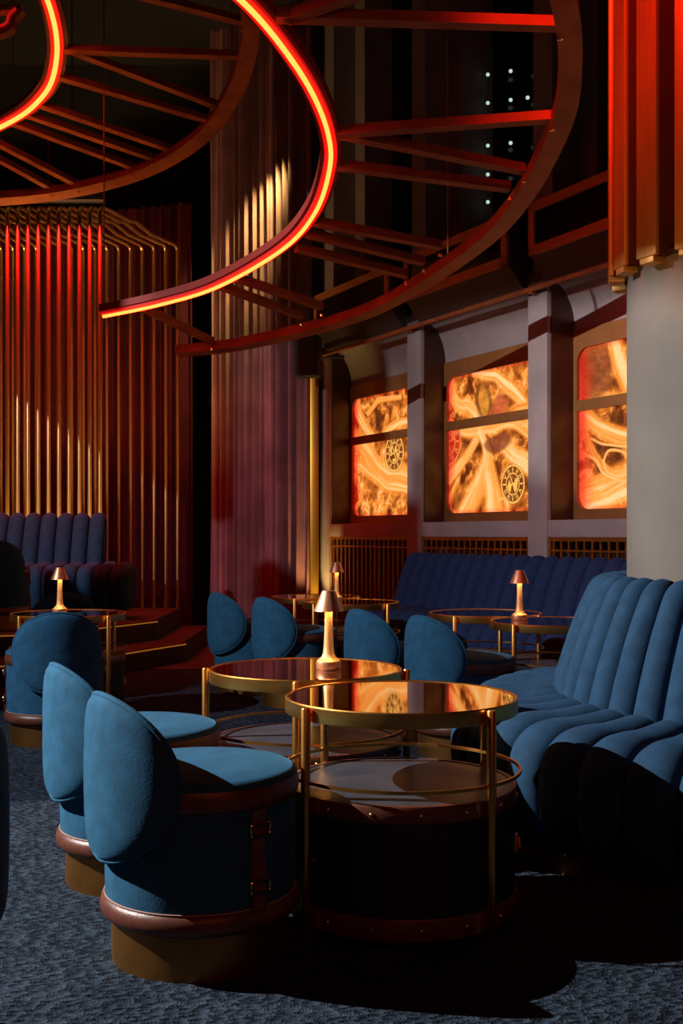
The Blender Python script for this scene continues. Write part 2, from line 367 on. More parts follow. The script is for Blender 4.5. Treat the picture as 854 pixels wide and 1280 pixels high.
for i in range(3):
    fs, ns = PIL[i][0], PIL[i + 1][1]                # bay from s=ns (near) to s=fs (far)
    root = thing('backlit_art_panel', WP((fs + ns) / 2, .25, 1.155), 0, ART[i][0], 'light panel')
    off = -Vector(root.location)
    def put(o): o.location = off; o.parent = root; return o
    p0, p1 = ns + .05, fs - .05
    # brass surround with a rounded opening
    inner = rounded(p0, p1, ZB, ZT, .11); ou = []
    o0, o1, b0, b1 = ns, fs, 1.155, 2.56
    for (a, b) in inner:
        ca, cb = (p0 + p1) / 2, (ZB + ZT) / 2; da, db = a - ca, b - cb
        t = min(((o1 - ca) / abs(da)) if da else 9, ((b1 - cb) / db) if db > 0 else 9, ((b0 - cb) / db) if db < 0 else 9); ou.append((ca + da * t, cb + db * t))
    m = MB(); m.grid([[WP(a, .235, b) for a, b in ou], [WP(a, .235, b) for a, b in inner], [WP(a, .268, b) for a, b in inner]], closed_v=True)
    for (ca, cb) in ((o0, b0), (o1, b0), (o1, b1), (o0, b1)):            # square off the outer corners
        near = sorted(range(len(ou)), key=lambda j: (ou[j][0] - ca) ** 2 + (ou[j][1] - cb) ** 2)
        js = [j for j in range(len(ou)) if abs(ou[j][0] - ca) < 1e-6 or abs(ou[j][1] - cb) < 1e-6]
        a_ = max([j for j in js if abs(ou[j][0] - ca) < 1e-6] or [near[0]], key=lambda j: -abs(ou[j][1] - cb)); b_ = max([j for j in js if abs(ou[j][1] - cb) < 1e-6] or [near[0]], key=lambda j: -abs(ou[j][0] - ca))
        m.add([WP(ca, .235, cb), WP(*[ou[a_][0], .235, ou[a_][1]]), WP(*[ou[b_][0], .235, ou[b_][1]])], [(0, 1, 2)])
    put(m.build('surround', 'surround', sharp=30))
    m = MB(); wbox(m, p0 - .01, p1 + .01, .222, .25, 1.955, 2.035); put(m.build('glazing_bar', 'surround', bevel=.004))
    # the print itself
    nS, nZ = 360, 270
    sv = np.linspace(p1, p0, nS); zv = np.linspace(ZB, ZT, nZ)
    SS, ZZ = np.meshgrid(p1 - sv, zv - ZB, indexing='ij')
    ck = [];
    for (px, py, R, dk) in ART[i][1]: a, b = onwall(px, py, .26); ck.append((p1 - a, b - ZB, R, dk))
    bl = []
    for (px, py, rx, rz, c) in ART[i][2]: a, b = onwall(px, py, .26); bl.append((p1 - a, b - ZB, rx, rz, c))
    sk = [([(p1 - a, b - ZB) for a, b in (onwall(px, py, .26) for px, py in pts)], w0, w1, tone, md) for (pts, w0, w1, tone, md) in ART[i][3]]
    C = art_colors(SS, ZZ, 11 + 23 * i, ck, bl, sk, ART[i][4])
    m = MB(); m.grid([[WP(s_, .26, z_) for z_ in zv] for s_ in sv])
    me = bpy.data.meshes.new('print'); me.from_pydata(m.v, [], m.f); me.update()
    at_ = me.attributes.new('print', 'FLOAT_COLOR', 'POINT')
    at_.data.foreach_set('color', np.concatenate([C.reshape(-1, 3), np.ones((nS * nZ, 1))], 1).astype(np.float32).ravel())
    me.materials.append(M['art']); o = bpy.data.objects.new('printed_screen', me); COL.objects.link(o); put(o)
    # cove above, ledge below, grille under it
    m = MB(); k = 10
    prof = [(.25 - .25 * (1 - math.cos(PI / 2 * j / k)), 2.56 + .36 * math.sin(PI / 2 * j / k)) for j in range(k + 1)] + [(.27, 2.93), (.27, 2.56)]
    m.grid([[WP(s_, a, b) for a, b in prof] for s_ in (ns, fs)], closed_v=True, cap0=True, cap1=True); struct(m.build('trim_%d' % (10 + i), 'plaster', sharp=35))
    m = MB(); wbox(m, ns, fs, .004, .27, 1.03, 1.155); struct(m.build('trim_%d' % (14 + i), 'plaster', bevel=.004))
    g = thing('radiator_grille', WP((fs + ns) / 2, .03, 0), 0, ['brass slatted grille under the bay beside the maroon curtain', 'brass slatted grille above the middle of the navy bench', 'brass slatted grille beside the grey column above the navy bench'][i], 'grille', 'brass grilles under the art panels')
    off = -Vector(g.location)
    m = MB(); wbox(m, ns, fs, .01, .06, 1.0, 1.03); wbox(m, ns, fs, .02, .05, .925, .94); wbox(m, ns, fs, .01, .06, 0, .06); wbox(m, ns, ns + .02, .02, .05, .0, 1.03); wbox(m, fs - .02, fs, .02, .05, .0, 1.03); o = m.build('frame', 'brass', g); o.location = off
    m = MB(); nb = 18
    for j in range(nb): q = ns + (fs - ns) * (j + .5) / nb; wbox(m, q - .011, q + .011, .028, .05, .05, 1.0)
    o = m.build('slats', 'brass', g); o.location = off
    # boxed tray above the cornice
    t0, t1 = ns + .02, fs - .02
    root = thing('cornice_tray', WP((fs + ns) / 2, 0, 2.93), 0, ['brass-framed dark box ledge above the bay by the curtain', 'brass-framed dark box ledge above the bay with two clock dials', 'brass-framed dark box ledge above the bay beside the grey column'][i], 'wall ledge', 'boxed ledges above the art panels'); off = -Vector(root.location)
    pr = [(.02, 2.9), (.02, 3.0), (-.1, 3.44), (-.16, 3.44), (-.16, 3.06), (-.03, 2.9)]
    m = MB(); m.grid([[WP(s_, a, b) for a, b in pr] for s_ in (t0, t1)], closed_v=True, cap0=True, cap1=True); o = m.build('body', 'dull', root, sharp=20); o.location = off
    m = MB(); fw = .068
    wbox(m, t0, t1, -.185, -.155, 3.06, 3.06 + fw); wbox(m, t0, t1, -.185, -.155, 3.44 - fw, 3.44); wbox(m, t0, t0 + fw, -.185, -.155, 3.06, 3.44); wbox(m, t1 - fw, t1, -.185, -.155, 3.06, 3.44)
    o = m.build('frame', 'tray_frame', root); o.location = off
    m = MB(); wbox(m, t0 + fw, t1 - fw, -.166, -.155, 3.06 + fw, 3.44 - fw); o = m.build('inset', 'glass', root); o.location = off
# the rail that runs along the cornice, on small brackets
m = MB(); m.tube([WP(-9, -.07, 2.86), WP(2.5, -.07, 2.86)], .02, 10)
rail = tag(m.build('cornice_rail', 'truss'), 'long bronze rail running along the wall above the glowing panels', 'rail')
for (s0, s1) in PIL:
    m = MB(); wbox(m, (s0 + s1) / 2 - .02, (s0 + s1) / 2 + .02, -.07, .01, 2.83, 2.85); m.build('bracket', 'truss', rail)

# pinpoint lamps hanging on wires behind the upper openings
strands = [(590, (237, 303, 397, 460)), (612, (168, 232, 328, 361, 393, 455)), (639, (160, 225, 322)), (660, (220, 447)), (733, (300, 370)), (752, (203,))]
strands = [(380 + a, [b / 1.8017 for b in bs]) for a, bs in ((209, strands[0][1]), (230, strands[1][1]), (258.5, strands[2][1]), (279.7, strands[3][1]), (352, strands[4][1]), (372, strands[5][1]))]
words_ = ['furthest from the column', 'with six bulbs in a column', 'with three bulbs in a column', 'with two bulbs behind the curved truss ring', 'with two bulbs beside the column crown', 'with one bulb beside the column crown']
words_[0] = 'with four bulbs in a column'
for (px, ys), w in zip(strands, words_):
    s_, z_ = onwall(px, ys[0], .5); base = WP(s_, .5, CEIL)
    root = thing('pinpoint_light_strand', base, 0, 'fine hanging strand of pinpoint white lights ' + w, 'string lights', 'strands of pinpoint lights in the upper windows')
    zs = [onwall(px, y, .5)[1] for y in ys]
    m = MB(); m.tube([(0, 0, 0), (0, 0, min(zs) - CEIL)], .002, 5); m.build('wire', 'dark', root)
    for z in zs: m = MB(); m.lathe([(0, -.017), (.012, -.012), (.017, 0), (.012, .012), (0, .017)], 10, (0, 0, z - CEIL)); m.build('bulb', 'pin', root)


# ------------------------------------------------------------------ stools
def make_stool():
    r = thing('drum_stool', (0, 0, 0))
    m = MB(); m.lathe([(0, 0), (.222, 0), (.222, .112), (0, .112)], 64); m.build('plinth', 'bronze', r)
    m = MB(); m.lathe([(.2, .108), (.238, .11), (.249, .122), (.251, .138), (.247, .154), (.236, .164), (.2, .166)], 64); lb = m.build('lower_band', 'leather', r, sharp=60)
    m = MB(); m.tube([(.2395 * math.cos(2 * PI * j / 64), .2395 * math.sin(2 * PI * j / 64), .1635) for j in range(64)], .0022, 6, closed=True); m.build('welt', 'welt', lb)
    m = MB(); m.lathe([(.2, .155), (.236, .155), (.238, .17), (.240, .29), (.238, .405), (.2, .415)], 64); m.build('drum', 'velvet', r)
    m = MB(); m.lathe([(.2, .395), (.238, .396), (.246, .404), (.249, .42), (.248, .438), (.242, .45), (.2, .452)], 64); m.build('seat_band', 'leather', r, sharp=60)
    m = MB(); m.lathe([(.2, .44), (.241, .446), (.245, .453), (.241, .461), (.225, .469), (.17, .478), (.09, .484), (0, .486)], 64); m.build('seat_cushion', 'velvet', r, sharp=60)
    # round back cushion, bent around the drum; centre faces +x
    A, B, R0, zc = .243, .197, .260, .467
    def bk(rho, ph, side):
        t = A * rho * math.cos(ph); z = zc + B * rho * math.sin(ph)
        h = .021 * (max(0, 1 - rho ** 9)) ** .5 + .004
        rr = R0 + side * h + (.006 * (1 - rho * rho) if side > 0 else 0); a = t / R0
        return (rr * math.cos(a), rr * math.sin(a), z)
    rows = []
    rs = [0.001, .2, .4, .6, .75, .85, .92, .96, .985, 1.0]
    for rho in rs: rows.append([bk(rho, 2 * PI * j / 72, 1) for j in range(72)])
    for rho in rs[::-1]: rows.append([bk(rho, 2 * PI * j / 72, -1) for j in range(72)])
    m = MB(); m.grid(rows, closed_v=True, cap0=True, cap1=True); back = m.build('backrest', 'velvet', r, sharp=70)
    pts = []
    for j in range(72): p = Vector(bk(1.0, 2 * PI * j / 72, 1)); pts.append(p)
    m = MB(); m.tube([p * 1.0 for p in pts], .008, 8, closed=True); m.build('piping', 'velvet', back)
    for sg in (1, -1):
        a0 = math.radians(98 * sg)
        def cyl(da, z, rr): a = a0 + da; return (rr * math.cos(a), rr * math.sin(a), z)
        w = .02 / .243; prof = [(rr, z) for rr, z in ((.2415, .16), (.244, .29), (.2415, .4))]
        m = MB(); m.grid([[cyl(-w, .16, .252), cyl(-w, .29, .2435), cyl(-w, .4, .249)], [cyl(w, .16, .252), cyl(w, .29, .2435), cyl(w, .4, .249)]])
        m.grid([[cyl(-w, .16, .236), cyl(-w, .29, .238), cyl(-w, .4, .236)], [cyl(w, .16, .236), cyl(w, .29, .238), cyl(w, .4, .236)]])
        for e in (-w, w): m.grid([[cyl(e, .16, .252), cyl(e, .29, .2435), cyl(e, .4, .249)], [cyl(e, .16, .236), cyl(e, .29, .238), cyl(e, .4, .236)]])
        st = m.build('strap', 'leather', r)
        for z in (.352, .217):
            b = .0265 / .247; hh = .013
            loop = []
            for (ca, cz, q0) in ((b - .02, hh - .004, 0), (-b + .02, hh - .004, 90), (-b + .02, -hh + .004, 180), (b - .02, -hh + .004, 270)):
                for k in range(4): q = math.radians(q0 + 30 * k); loop.append(cyl(ca + .02 * math.cos(q), z + cz + .004 * math.sin(q), .2540))
            m = MB(); m.tube(loop, .0037, 6, closed=True); m.build('buckle', 'stud', st)
    return r


stool_spots = [   # x, y, z, azimuth of the back, label
    (-.357, 2.84, 0, 213, 'blue velvet drum stool showing a buckled leather strap, beside the foremost trunk table'),
    (-.622, 3.45, 0, 211, 'bright teal velvet stool half hidden behind the stool with the buckled strap'),
    (-1.463, 5.72, 0, 288, 'dark blue stool whose round back faces the viewer, before a lamp table'),
    (-2.62, 8.5, .34, 282, 'dark navy drum stool on the raised platform in front of the fluted bench'),
    (-1.79, 7.1, 0, 95, 'shadowed stool whose curved back just shows above the lamp table by the platform'),
    (-.61, 7.5, 0, 215, 'blue drum stool standing closest to the dark doorway between the curtains'),
    (-.27, 6.95, 0, 217, 'blue drum stool between the doorway stool and a lampless brass table'),
    (.30, 5.85, 0, 214, 'blue drum stool right behind the largest lamp, only its back in view'),
    (.59, 5.4, 0, 213, 'blue drum stool next to the round navy sofa, its seat edge showing'),
    (-.955, 2.2, 0, 8, 'dark drum stool cut off by the edge of the picture on the blue carpet'),
]
proto = make_stool()
for i, (x, y, z, az, lb) in enumerate(stool_spots):
    o = proto if i == 0 else copy_tree(proto)
    o.location = (x, y, z); o.rotation_euler = (0, 0, math.radians(az)); tag(o, lb, 'stool', 'velvet drum stools')


# ------------------------------------------------------------------ tables
def make_table():
    r = thing('trunk_table', (0, 0, 0))
    m = MB(); m.lathe([(0, .583), (.312, .583), (.312, .598), (.309, .600), (0, .600)], 80); m.build('glass_top', 'mirror', r, sharp=8)
    m = MB(); m.lathe([(.3135, .602), (.3135, .583), (.300, .580), (.300, .566), (.3215, .562), (.3225, .565), (.3225, .600), (.320, .603), (.3135, .602)], 80); m.build('rim', 'brass', r, sharp=30)
    for k in range(4):
        a = math.radians(45 + 90 * k); c, s = math.cos(a), math.sin(a); x, y = .338 * c, .338 * s
        m = MB(); m.lathe([(0, 0), (.0115, 0), (.0125, .002), (.0125, .596), (.0105, .600), (0, .600)], 16, (x, y, 0))
        m.tube([(.315 * c, .315 * s, .583), (x, y, .583)], .006, 8); m.tube([(.31 * c, .31 * s, .2), (x, y, .2)], .006, 8)
        m.build('leg', 'brass', r)
    m = MB(); m.lathe([(.326, .400), (.332, .400), (.332, .409), (.326, .409), (.326, .400)], 80); m.build('gallery_rail', 'brass', r, sharp=30)
    m = MB(); m.lathe([(0, .03), (.314, .03), (.314, .36), (0, .36)], 80); t = m.build('trunk', 'trunk', r)
    m = MB(); m.lathe([(.30, .358), (.303, .3655), (.2, .3685), (0, .3695)], 80); m.build('lid', 'lid', t, sharp=60)
    for nm, z0, z1 in (('upper_band', .322, .368), ('lower_band', .027, .085)):
        m = MB(); m.lathe([(.31, z0), (.3185, z0 + .001), (.3205, z0 + .005), (.3205, z1 - .006), (.318, z1 - .001), (.303, z1), (.302, z1 - .004)], 80); b = m.build(nm, 'leather', t, sharp=50)
        m = MB()
        for k in range(16):
            a = math.radians(22.5 * k + 11); zc = (z0 + z1) / 2; c = Vector((.3195 * math.cos(a), .3195 * math.sin(a), zc)); n = Vector((math.cos(a), math.sin(a), 0)); tt = Vector((-n.y, n.x, 0))
            rows = [[c + (tt * math.cos(q) + Vector((0, 0, 1)) * math.sin(q)) * rr + n * h for q in [2 * PI * j / 10 for j in range(10)]] for rr, h in ((.0065, 0), (.0055, .0035), (.003, .0055), (.0003, .006))]
            m.grid(rows, closed_v=True)
        m.build('stud_pattern', 'stud', b)
        m = MB()
        for k in range(4):                      # brass corner plates either side of each leg
            for sg in (-1, 1):
                a0 = math.radians(45 + 90 * k) + sg * .075
                rows = [[((.3225) * math.cos(a0 + q * .05), (.3225) * math.sin(a0 + q * .05), z0 + .003 + (z1 - z0 - .006) * hh) for hh in (0, 1)] for q in ((0, 1) if sg > 0 else (-1, 0))]
                if nm == 'upper_band': rows[0 if sg < 0 else 1] = [(p[0], p[1], (z1 - .012) if j == 0 else p[2]) for j, p in enumerate(rows[0 if sg < 0 else 1])]
                m.grid(rows)
        m.build('corner_plates', 'copper', b)
    for a in (-PI / 4 + .62, -PI / 4 + .62 + PI):
        n = Vector((math.cos(a), math.sin(a), 0)); tt = Vector((-n.y, n.x, 0)); c = n * .316 + Vector((0, 0, .215))
        m = MB(); Z = Vector((0, 0, 1))
        m.hexa([c - tt * .02 - Z * .022, c + tt * .02 - Z * .022, c + tt * .02 - Z * .022 + n * .006, c - tt * .02 - Z * .022 + n * .006, c - tt * .015 + Z * .022, c + tt * .015 + Z * .022, c + tt * .015 + Z * .022 + n * .006, c - tt * .015 + Z * .022 + n * .006])
        m.tube([c + n * .012 - tt * .012 - Z * .012, c + n * .016 - Z * .016, c + n * .012 + tt * .012 - Z * .012, c + n * .01 + Z * .012, c + n * .012 - tt * .012 - Z * .012], .003, 6)
        m.build('clasp', 'copper', t)
    return r


table_spots = [
    (.166, 3.12, -5, 'foremost round brass table over a black leather trunk, orange panels mirrored on top'),
    (-.12, 3.755, 42, 'round brass table carrying the largest-looking copper lamp, behind the foremost table'),
    (-1.56, 6.40, 8, 'brass table with a lit lamp near the platform steps, partly behind a stool'),
    (-.185, 8.12, 20, 'brass table without a lamp beside the blue stools by the curtains'),
    (.06, 7.47, 0, 'brass table with a small lit lamp in front of the slatted grille'),
    (.825, 6.42, 8, 'brass table without a lamp in front of the navy bench'),
    (1.095, 5.80, 0, 'brass table with a lit lamp before the navy bench, partly behind the round sofa'),
]
tp = make_table(); tables = []
for i, (x, y, a, lb) in enumerate(table_spots):
    o = tp if i == 0 else copy_tree(tp)
    o.location = (x, y, 0); o.rotation_euler = (0, 0, math.radians(a)); tag(o, lb, 'table', 'round trunk tables'); tables.append(o)


def make_lamp():
    r = thing('table_lamp', (0, 0, 0))
    m = MB(); m.lathe([(0, 0), (.040, 0), (.042, .003), (.0425, .024), (.041, .028), (0, .028)], 40); m.build('base', 'copper', r)
    m = MB(); m.lathe([(0, .028), (.040, .028), (.032, .034), (.0235, .042), (.0185, .054), (.0165, .075), (.0145, .12), (.0132, .16), (.0135, .2), (0, .2)], 32); m.build('stem', 'lamp_stem', r, sharp=60)
    m = MB(); m.lathe([(0, .2615), (.022, .2615), (.0235, .259), (.0505, .194), (.0495, .1935), (.0225, .2565), (0, .2575)], 40); m.build('shade', 'copper', r, sharp=40)
    m = MB(); m.lathe([(.0137, .214), (.034, .214), (.034, .219), (.0137, .219)], 24); m.build('diffuser', 'bulb', r)
    m = MB(); m.lathe([(0, .2), (.0135, .2), (.0135, .2575), (0, .2575)], 20); m.build('socket', 'copper', r)
    return r


lp = make_lamp()
for i, (x, y, lb) in enumerate([
    (-.043, 3.74, 'lit copper table lamp, the largest in view, on the second-foremost brass table'),
    (-1.60, 6.36, 'lit copper table lamp beside the round-backed stool near the platform steps'),
    (-.032, 7.55, 'small lit copper table lamp in front of the slatted grille by the curtain'),
    (.935, 5.88, 'lit copper table lamp in front of the navy fluted bench beside the round sofa')]):
    o = lp if i == 0 else copy_tree(lp); o.location = (x, y, .6005); tag(o, lb, 'lamp', 'copper table lamps')


# ------------------------------------------------------------------ channelled sofas
def sweep(mb, prof, path, T, lobes, amp, sub=10, closed=True, lobe_mask=None, ends=0.):
    """prof: (outward offset, z) points; path(t) -> (point, outward unit); T=(t0,t1); one bulge per lobe; ends rounds the two ends over"""
    n = len(prof); nr = []
    for i in range(n):
        a = prof[i - 1] if (closed or i) else prof[0]; b = prof[(i + 1) % n] if (closed or i < n - 1) else prof[-1]
        t = Vector((b[0] - a[0], b[1] - a[1])); t.normalize(); nr.append((t.y, -t.x))
    rows = []
    for k in range(lobes * sub + 1):
        u = math.sin(PI / 2 * ((k % sub) / sub * 2 - 1)); t = T[0] + (T[1] - T[0]) * (k // sub + (u + 1) / 2) / lobes
        bul = amp * (math.sqrt(max(0, 1 - abs(u) ** 2.2)) - .8)
        p, d = path(t); row = []
        for i, (o, z) in enumerate(prof):
            w = 1 if lobe_mask is None else lobe_mask[i]
            oo = o + nr[i][0] * bul * w; zz = z + nr[i][1] * bul * w
            row.append((p.x + d.x * oo, p.y + d.y * oo, p.z + zz))
        rows.append(row)
    if ends:
        for idx, sg in ((0, -1), (-1, 1)):
            c = [sum(q[j] for q in rows[idx]) / n for j in range(3)]; a = Vector(rows[0][0]) - Vector(rows[1][0]) if idx == 0 else Vector(rows[-1][0]) - Vector(rows[-2][0])
            a.normalize(); add = []
            for th in (25, 50, 70, 85):
                cs, sn = math.cos(math.radians(th)), math.sin(math.radians(th)); ins = ends * (1 - cs)
                new = []
                for q in rows[idx if idx == 0 else -1]:
                    v = Vector(c) - Vector(q); L = v.length or 1e-6; new.append(tuple(Vector(q) + v / L * min(ins, L * .7) + a * ends * sn * .8))
                add.append(new)
            if idx == 0: rows = add[::-1] + rows
            else: rows = rows + add
            if idx == 0: pass
    mb.grid(rows, closed_v=closed, cap0=True, cap1=True); return mb


def smooth_prof(pts, k=4, closed=True):
    """Catmull-Rom through the points"""
    out = []; n = len(pts)
    for i in range(n if closed else n - 1):
        p0, p1, p2, p3 = pts[(i - 1) % n], pts[i], pts[(i + 1) % n], pts[(i + 2) % n]
        for j in range(k):
            t = j / k
            out.append(tuple(.5 * (2 * p1[c] + (p2[c] - p0[c]) * t + (2 * p0[c] - 5 * p1[c] + 4 * p2[c] - p3[c]) * t * t + (3 * p1[c] - p0[c] - 3 * p2[c] + p3[c]) * t ** 3) for c in (0, 1)))
    return out


# offsets measured outwards from the foot of the backrest (0) to the seat's front
SEAT = smooth_prof([(-.06, .10), (.27, .085), (.355, .11), (.395, .21), (.395, .31), (.365, .395), (.29, .445), (.16, .452), (-.06, .44)])
BACK = smooth_prof([(-.10, .36), (.02, .38), (.005, .50), (-.05, .68), (-.098, .80), (-.135, .868), (-.185, .888), (-.235, .862), (-.25, .78), (-.235, .55)])
PLIN = [(-.2, 0), (.30, 0), (.30, .1), (-.2, .1)]


def sofa(root, path, T, lobes, ends=.05, tint='sofa', more=0):
    m = MB(); sweep(m, SEAT, path, (T[0] + more * (T[0] - T[1]) / lobes, T[1]), lobes + more, .058, ends=ends); m.build('seat', tint, root, sharp=75)
    m = MB(); sweep(m, BACK, path, T, lobes, .068, ends=ends); m.build('backrest', tint, root, sharp=75)
    m = MB(); sweep(m, PLIN, path, T, lobes, 0, sub=3); m.build('plinth', 'bronze', root, sharp=30)


SX, SY = 1.85, 4.10
root = thing('round_sofa', (SX, SY, 0), 0, 'large round navy velvet sofa with deep vertical channels wrapped around the grey column', 'sofa')
def ring_path(t): a = math.radians(t); d = Vector((math.cos(a), math.sin(a), 0)); return d * 1.035, d
sofa(root, ring_path, (100, 295.5), 29)
# straight bench along the window wall
root = thing('fluted_bench', WP(0, -.3, 0), 0, 'long straight navy fluted velvet bench against the wall under the glowing panels', 'bench')
def wall_path(t): return WP(t, -.40, 0) - WP(0, -.3, 0), -WN
sofa(root, wall_path, (.36, -4.3), 28, tint='bench')
# bench on the platform
root = thing('fluted_bench', (-2.9, 9.68, .34), 0, 'navy fluted velvet bench on the raised platform in front of the brass rods', 'bench')
def plat_path(t): return Vector((t, 0, 0)), Vector((0, -1, 0))
sofa(root, plat_path, (.83, -1.3), 15, more=2)

# ------------------------------------------------------------------ stepped platform
root = thing('stepped_platform', (-3, 9, 0), 0, 'two-step maroon carpeted platform under the bench by the brass rods', 'platform')
def slab(name, poly, z0, z1, mt):
    m = MB(); n = len(poly); m.add([(x + 3, y - 9, z0) for x, y in poly] + [(x + 3, y - 9, z1) for x, y in poly], [tuple(range(n))[::-1], tuple(range(n, 2 * n))] + [(i, (i + 1) % n, n + (i + 1) % n, n + i) for i in range(n)])
    return m.build(name, mt, root, sharp=20, bevel=.012)
slab('lower_step', [(-1.30, 9.3), (-1.68, 8.5), (-2.08, 7.82), (-4.27, 7.2), (-4.27, 10.9), (-1.30, 10.9)], 0, .165, 'step')
slab('upper_step', [(-1.56, 9.45), (-1.80, 8.95), (-2.25, 8.2), (-4.27, 7.6), (-4.27, 10.85), (-1.56, 10.85)], .165, .34, 'step')
for nm, pts, z in (('lower_nosing', [(-1.295, 9.3), (-1.68, 8.49), (-2.08, 7.81), (-4.27, 7.19)], .155), ('upper_nosing', [(-1.555, 9.45), (-1.80, 8.94), (-2.25, 8.19), (-4.27, 7.59)], .33)):
    m = MB(); m.bar([(x + 3, y - 9, z) for x, y in pts], (0, 0, 1), .012, .016); m.build(nm, 'brass', root, sharp=20)
    m = MB(); m.bar([(x + 3 + .004, y - 9 - .006, z - .016) for x, y in pts], (0, 0, 1), .008, .008); m.build('led_strip', 'strip', root, sharp=20)

# ------------------------------------------------------------------ brass rod arches
fpx = [125 - 12.85 * k for k in range(19)]; bpx = [222 - 14.7 * k for k in range(19)]
ordw = ['first', 'second', 'third', 'fourth', 'fifth', 'sixth', 'seventh', 'eighth', 'ninth', 'tenth', 'eleventh', 'twelfth', 'thirteenth', 'fourteenth', 'fifteenth', 'sixteenth', 'seventeenth', 'eighteenth', 'nineteenth']
for k in range(19):
    a = at(fpx[k], 0, 10.25); b = at(bpx[k], 0, 11.7); zt = 4.06
    a.z = .34; b.z = 0; pts = [Vector((0, 0, 0))]; d = b - a; dh = Vector((d.x, d.y, 0)); L = dh.length; dh.normalize(); up = Vector((0, 0, 1)); rb = .07
    pts += [up * (zt - .34) * q for q in (.25, .5, .75)]
    c = up * (zt - .34 - rb) + dh * rb
    for q in (0, 30, 60, 90): pts.append(c - dh * rb * math.cos(math.radians(q)) + up * rb * math.sin(math.radians(q)))
    pts += [up * (zt - .34) + dh * L * .36, up * (zt - .34 + .02) + dh * L * .42, up * (zt - .34 - .02) + dh * L * .62]
    c = up * (zt - .34 - rb) + dh * (L - rb)
    for q in (90, 60, 30, 0): pts.append(c + dh * rb * math.cos(math.radians(q)) + up * rb * math.sin(math.radians(q)))
    pts += [up * (zt - .34) * q + dh * L for q in (.75, .5, .25)] + [dh * L - up * .34]
    root = thing('brass_rod_arch', a, 0, 'tall brass rod arch, %s in the row from the dark doorway' % ordw[k], 'rod', 'brass rod arches behind the platform bench')
    m = MB(); m.tube(pts, .0195, 10); m.build('rod', 'rod', root)
    m = MB(); m.lathe([(0, 0), (.035, 0), (.035, .012), (0, .012)], 16); m.build('foot_plate', 'brass', root)
    m = MB(); m.lathe([(0, 0), (.035, 0), (.035, .012), (0, .012)], 16, tuple(dh * L - up * .34)); m.build('foot_plate', 'brass', root)
m = MB(); q0 = at(-115, 0, 10.25); q1 = at(131, 0, 10.25); m.box((q0.x, 10.16, 4.09), (q1.x, 10.3, 4.15)); m.tube([(q0.x + .3, 10.25, 4.15), (q0.x + .3, 10.25, CEIL)], .006, 6); m.tube([(q1.x - .3, 10.25, 4.15), (q1.x - .3, 10.25, CEIL)], .006, 6)
tag(m.build('rod_header', 'dull'), 'flat grey header beam along the tops of the brass rods', 'beam')
# little uplights on the floor between the back posts
for px, py, Y, w in ((199, 0, 11.45, 'between the brass posts nearest the curtain doorway'), (171, 0, 11.45, 'between the brass posts beside the upper step'), (152, 0, 11.45, 'behind the end of the platform bench')):
    p = at(px, py, Y); p.z = 0; root = thing('floor_uplight', p, 0, 'small glowing amber floor light ' + w, 'floor light', 'amber floor lights among the brass rods')
    m = MB(); m.lathe([(0, 0), (.03, 0), (.03, .05), (.024, .055), (0, .05)], 16); m.build('housing', 'brass', root)
    m = MB(); m.lathe([(0, .0505), (.022, .0565), (.02, .06), (0, .062)], 14); m.build('lens', 'uplight', root)


# ------------------------------------------------------------------ curtains
def curtain(name, pts, z0, z1, mt, label, waves, amp, seed, thick=.012):
    rnd = random.Random(seed); P = [Vector(p) for p in pts]; Ls = [(P[i + 1] - P[i]).length for i in range(len(P) - 1)]; tot = sum(Ls)
    def pos(t):
        d = t * tot
        for i, l in enumerate(Ls):
            if d <= l or i == len(Ls) - 1: q = P[i].lerp(P[i + 1], d / l); tv = (P[i + 1] - P[i]).normalized(); return q, Vector((tv.y, -tv.x, 0))
            d -= l
    N = waves * 10; ph = [rnd.uniform(-.9, .9) for _ in range(waves + 2)]; am = [rnd.uniform(.55, 1.2) for _ in range(waves + 2)]
    zs = [z0, z0 + .4, z0 + 1.2, (z0 + z1) / 2, z1 - .8, z1]
    front = []; back = []
    for i in range(N + 1):
        t = i / N; w = t * waves; k = int(w); fr = w - k; a_ = am[k] * (1 - fr) + am[k + 1] * fr; p_ = ph[k] * (1 - fr) + ph[k + 1] * fr
        q, n = pos(t); row = []; rb = []
        for z in zs:
            g = 1 - .25 * (z - z0) / (z1 - z0); off = amp * a_ * g * math.sin(2 * PI * w + p_ + .35 * math.sin(z * .9 + k))
            off += amp * .3 * math.sin(4.3 * PI * w + p_)
            c = q + n * off; row.append((c.x, c.y, z)); c2 = c - n * thick; rb.append((c2.x, c2.y, z))
        front.append(row + rb[::-1])
    m = MB(); m.grid(front, closed_v=True, cap0=True, cap1=True)
    return tag(m.build(name, mt, None, sharp=70), label, 'curtain', 'floor-length velvet curtains')


def g(px, Y): return ((px - CX) / F * Y, Y, 0)
curtain('velvet_curtain', [g(387, 11.45), g(330, 11.8), g(270, 12.2)], 0.01, CEIL, 'curtain', 'mauve velvet curtain with a gold wash of light, in the corner beside the glowing panels', 13, .1, 3)
curtain('velvet_curtain', [g(238, 12.0), g(150, 12.3), g(0, 12.4), g(-150, 12.4)], 0.01, 4.6, 'curtain_red', 'dark red velvet curtain hanging behind the brass rods', 30, .08, 5)
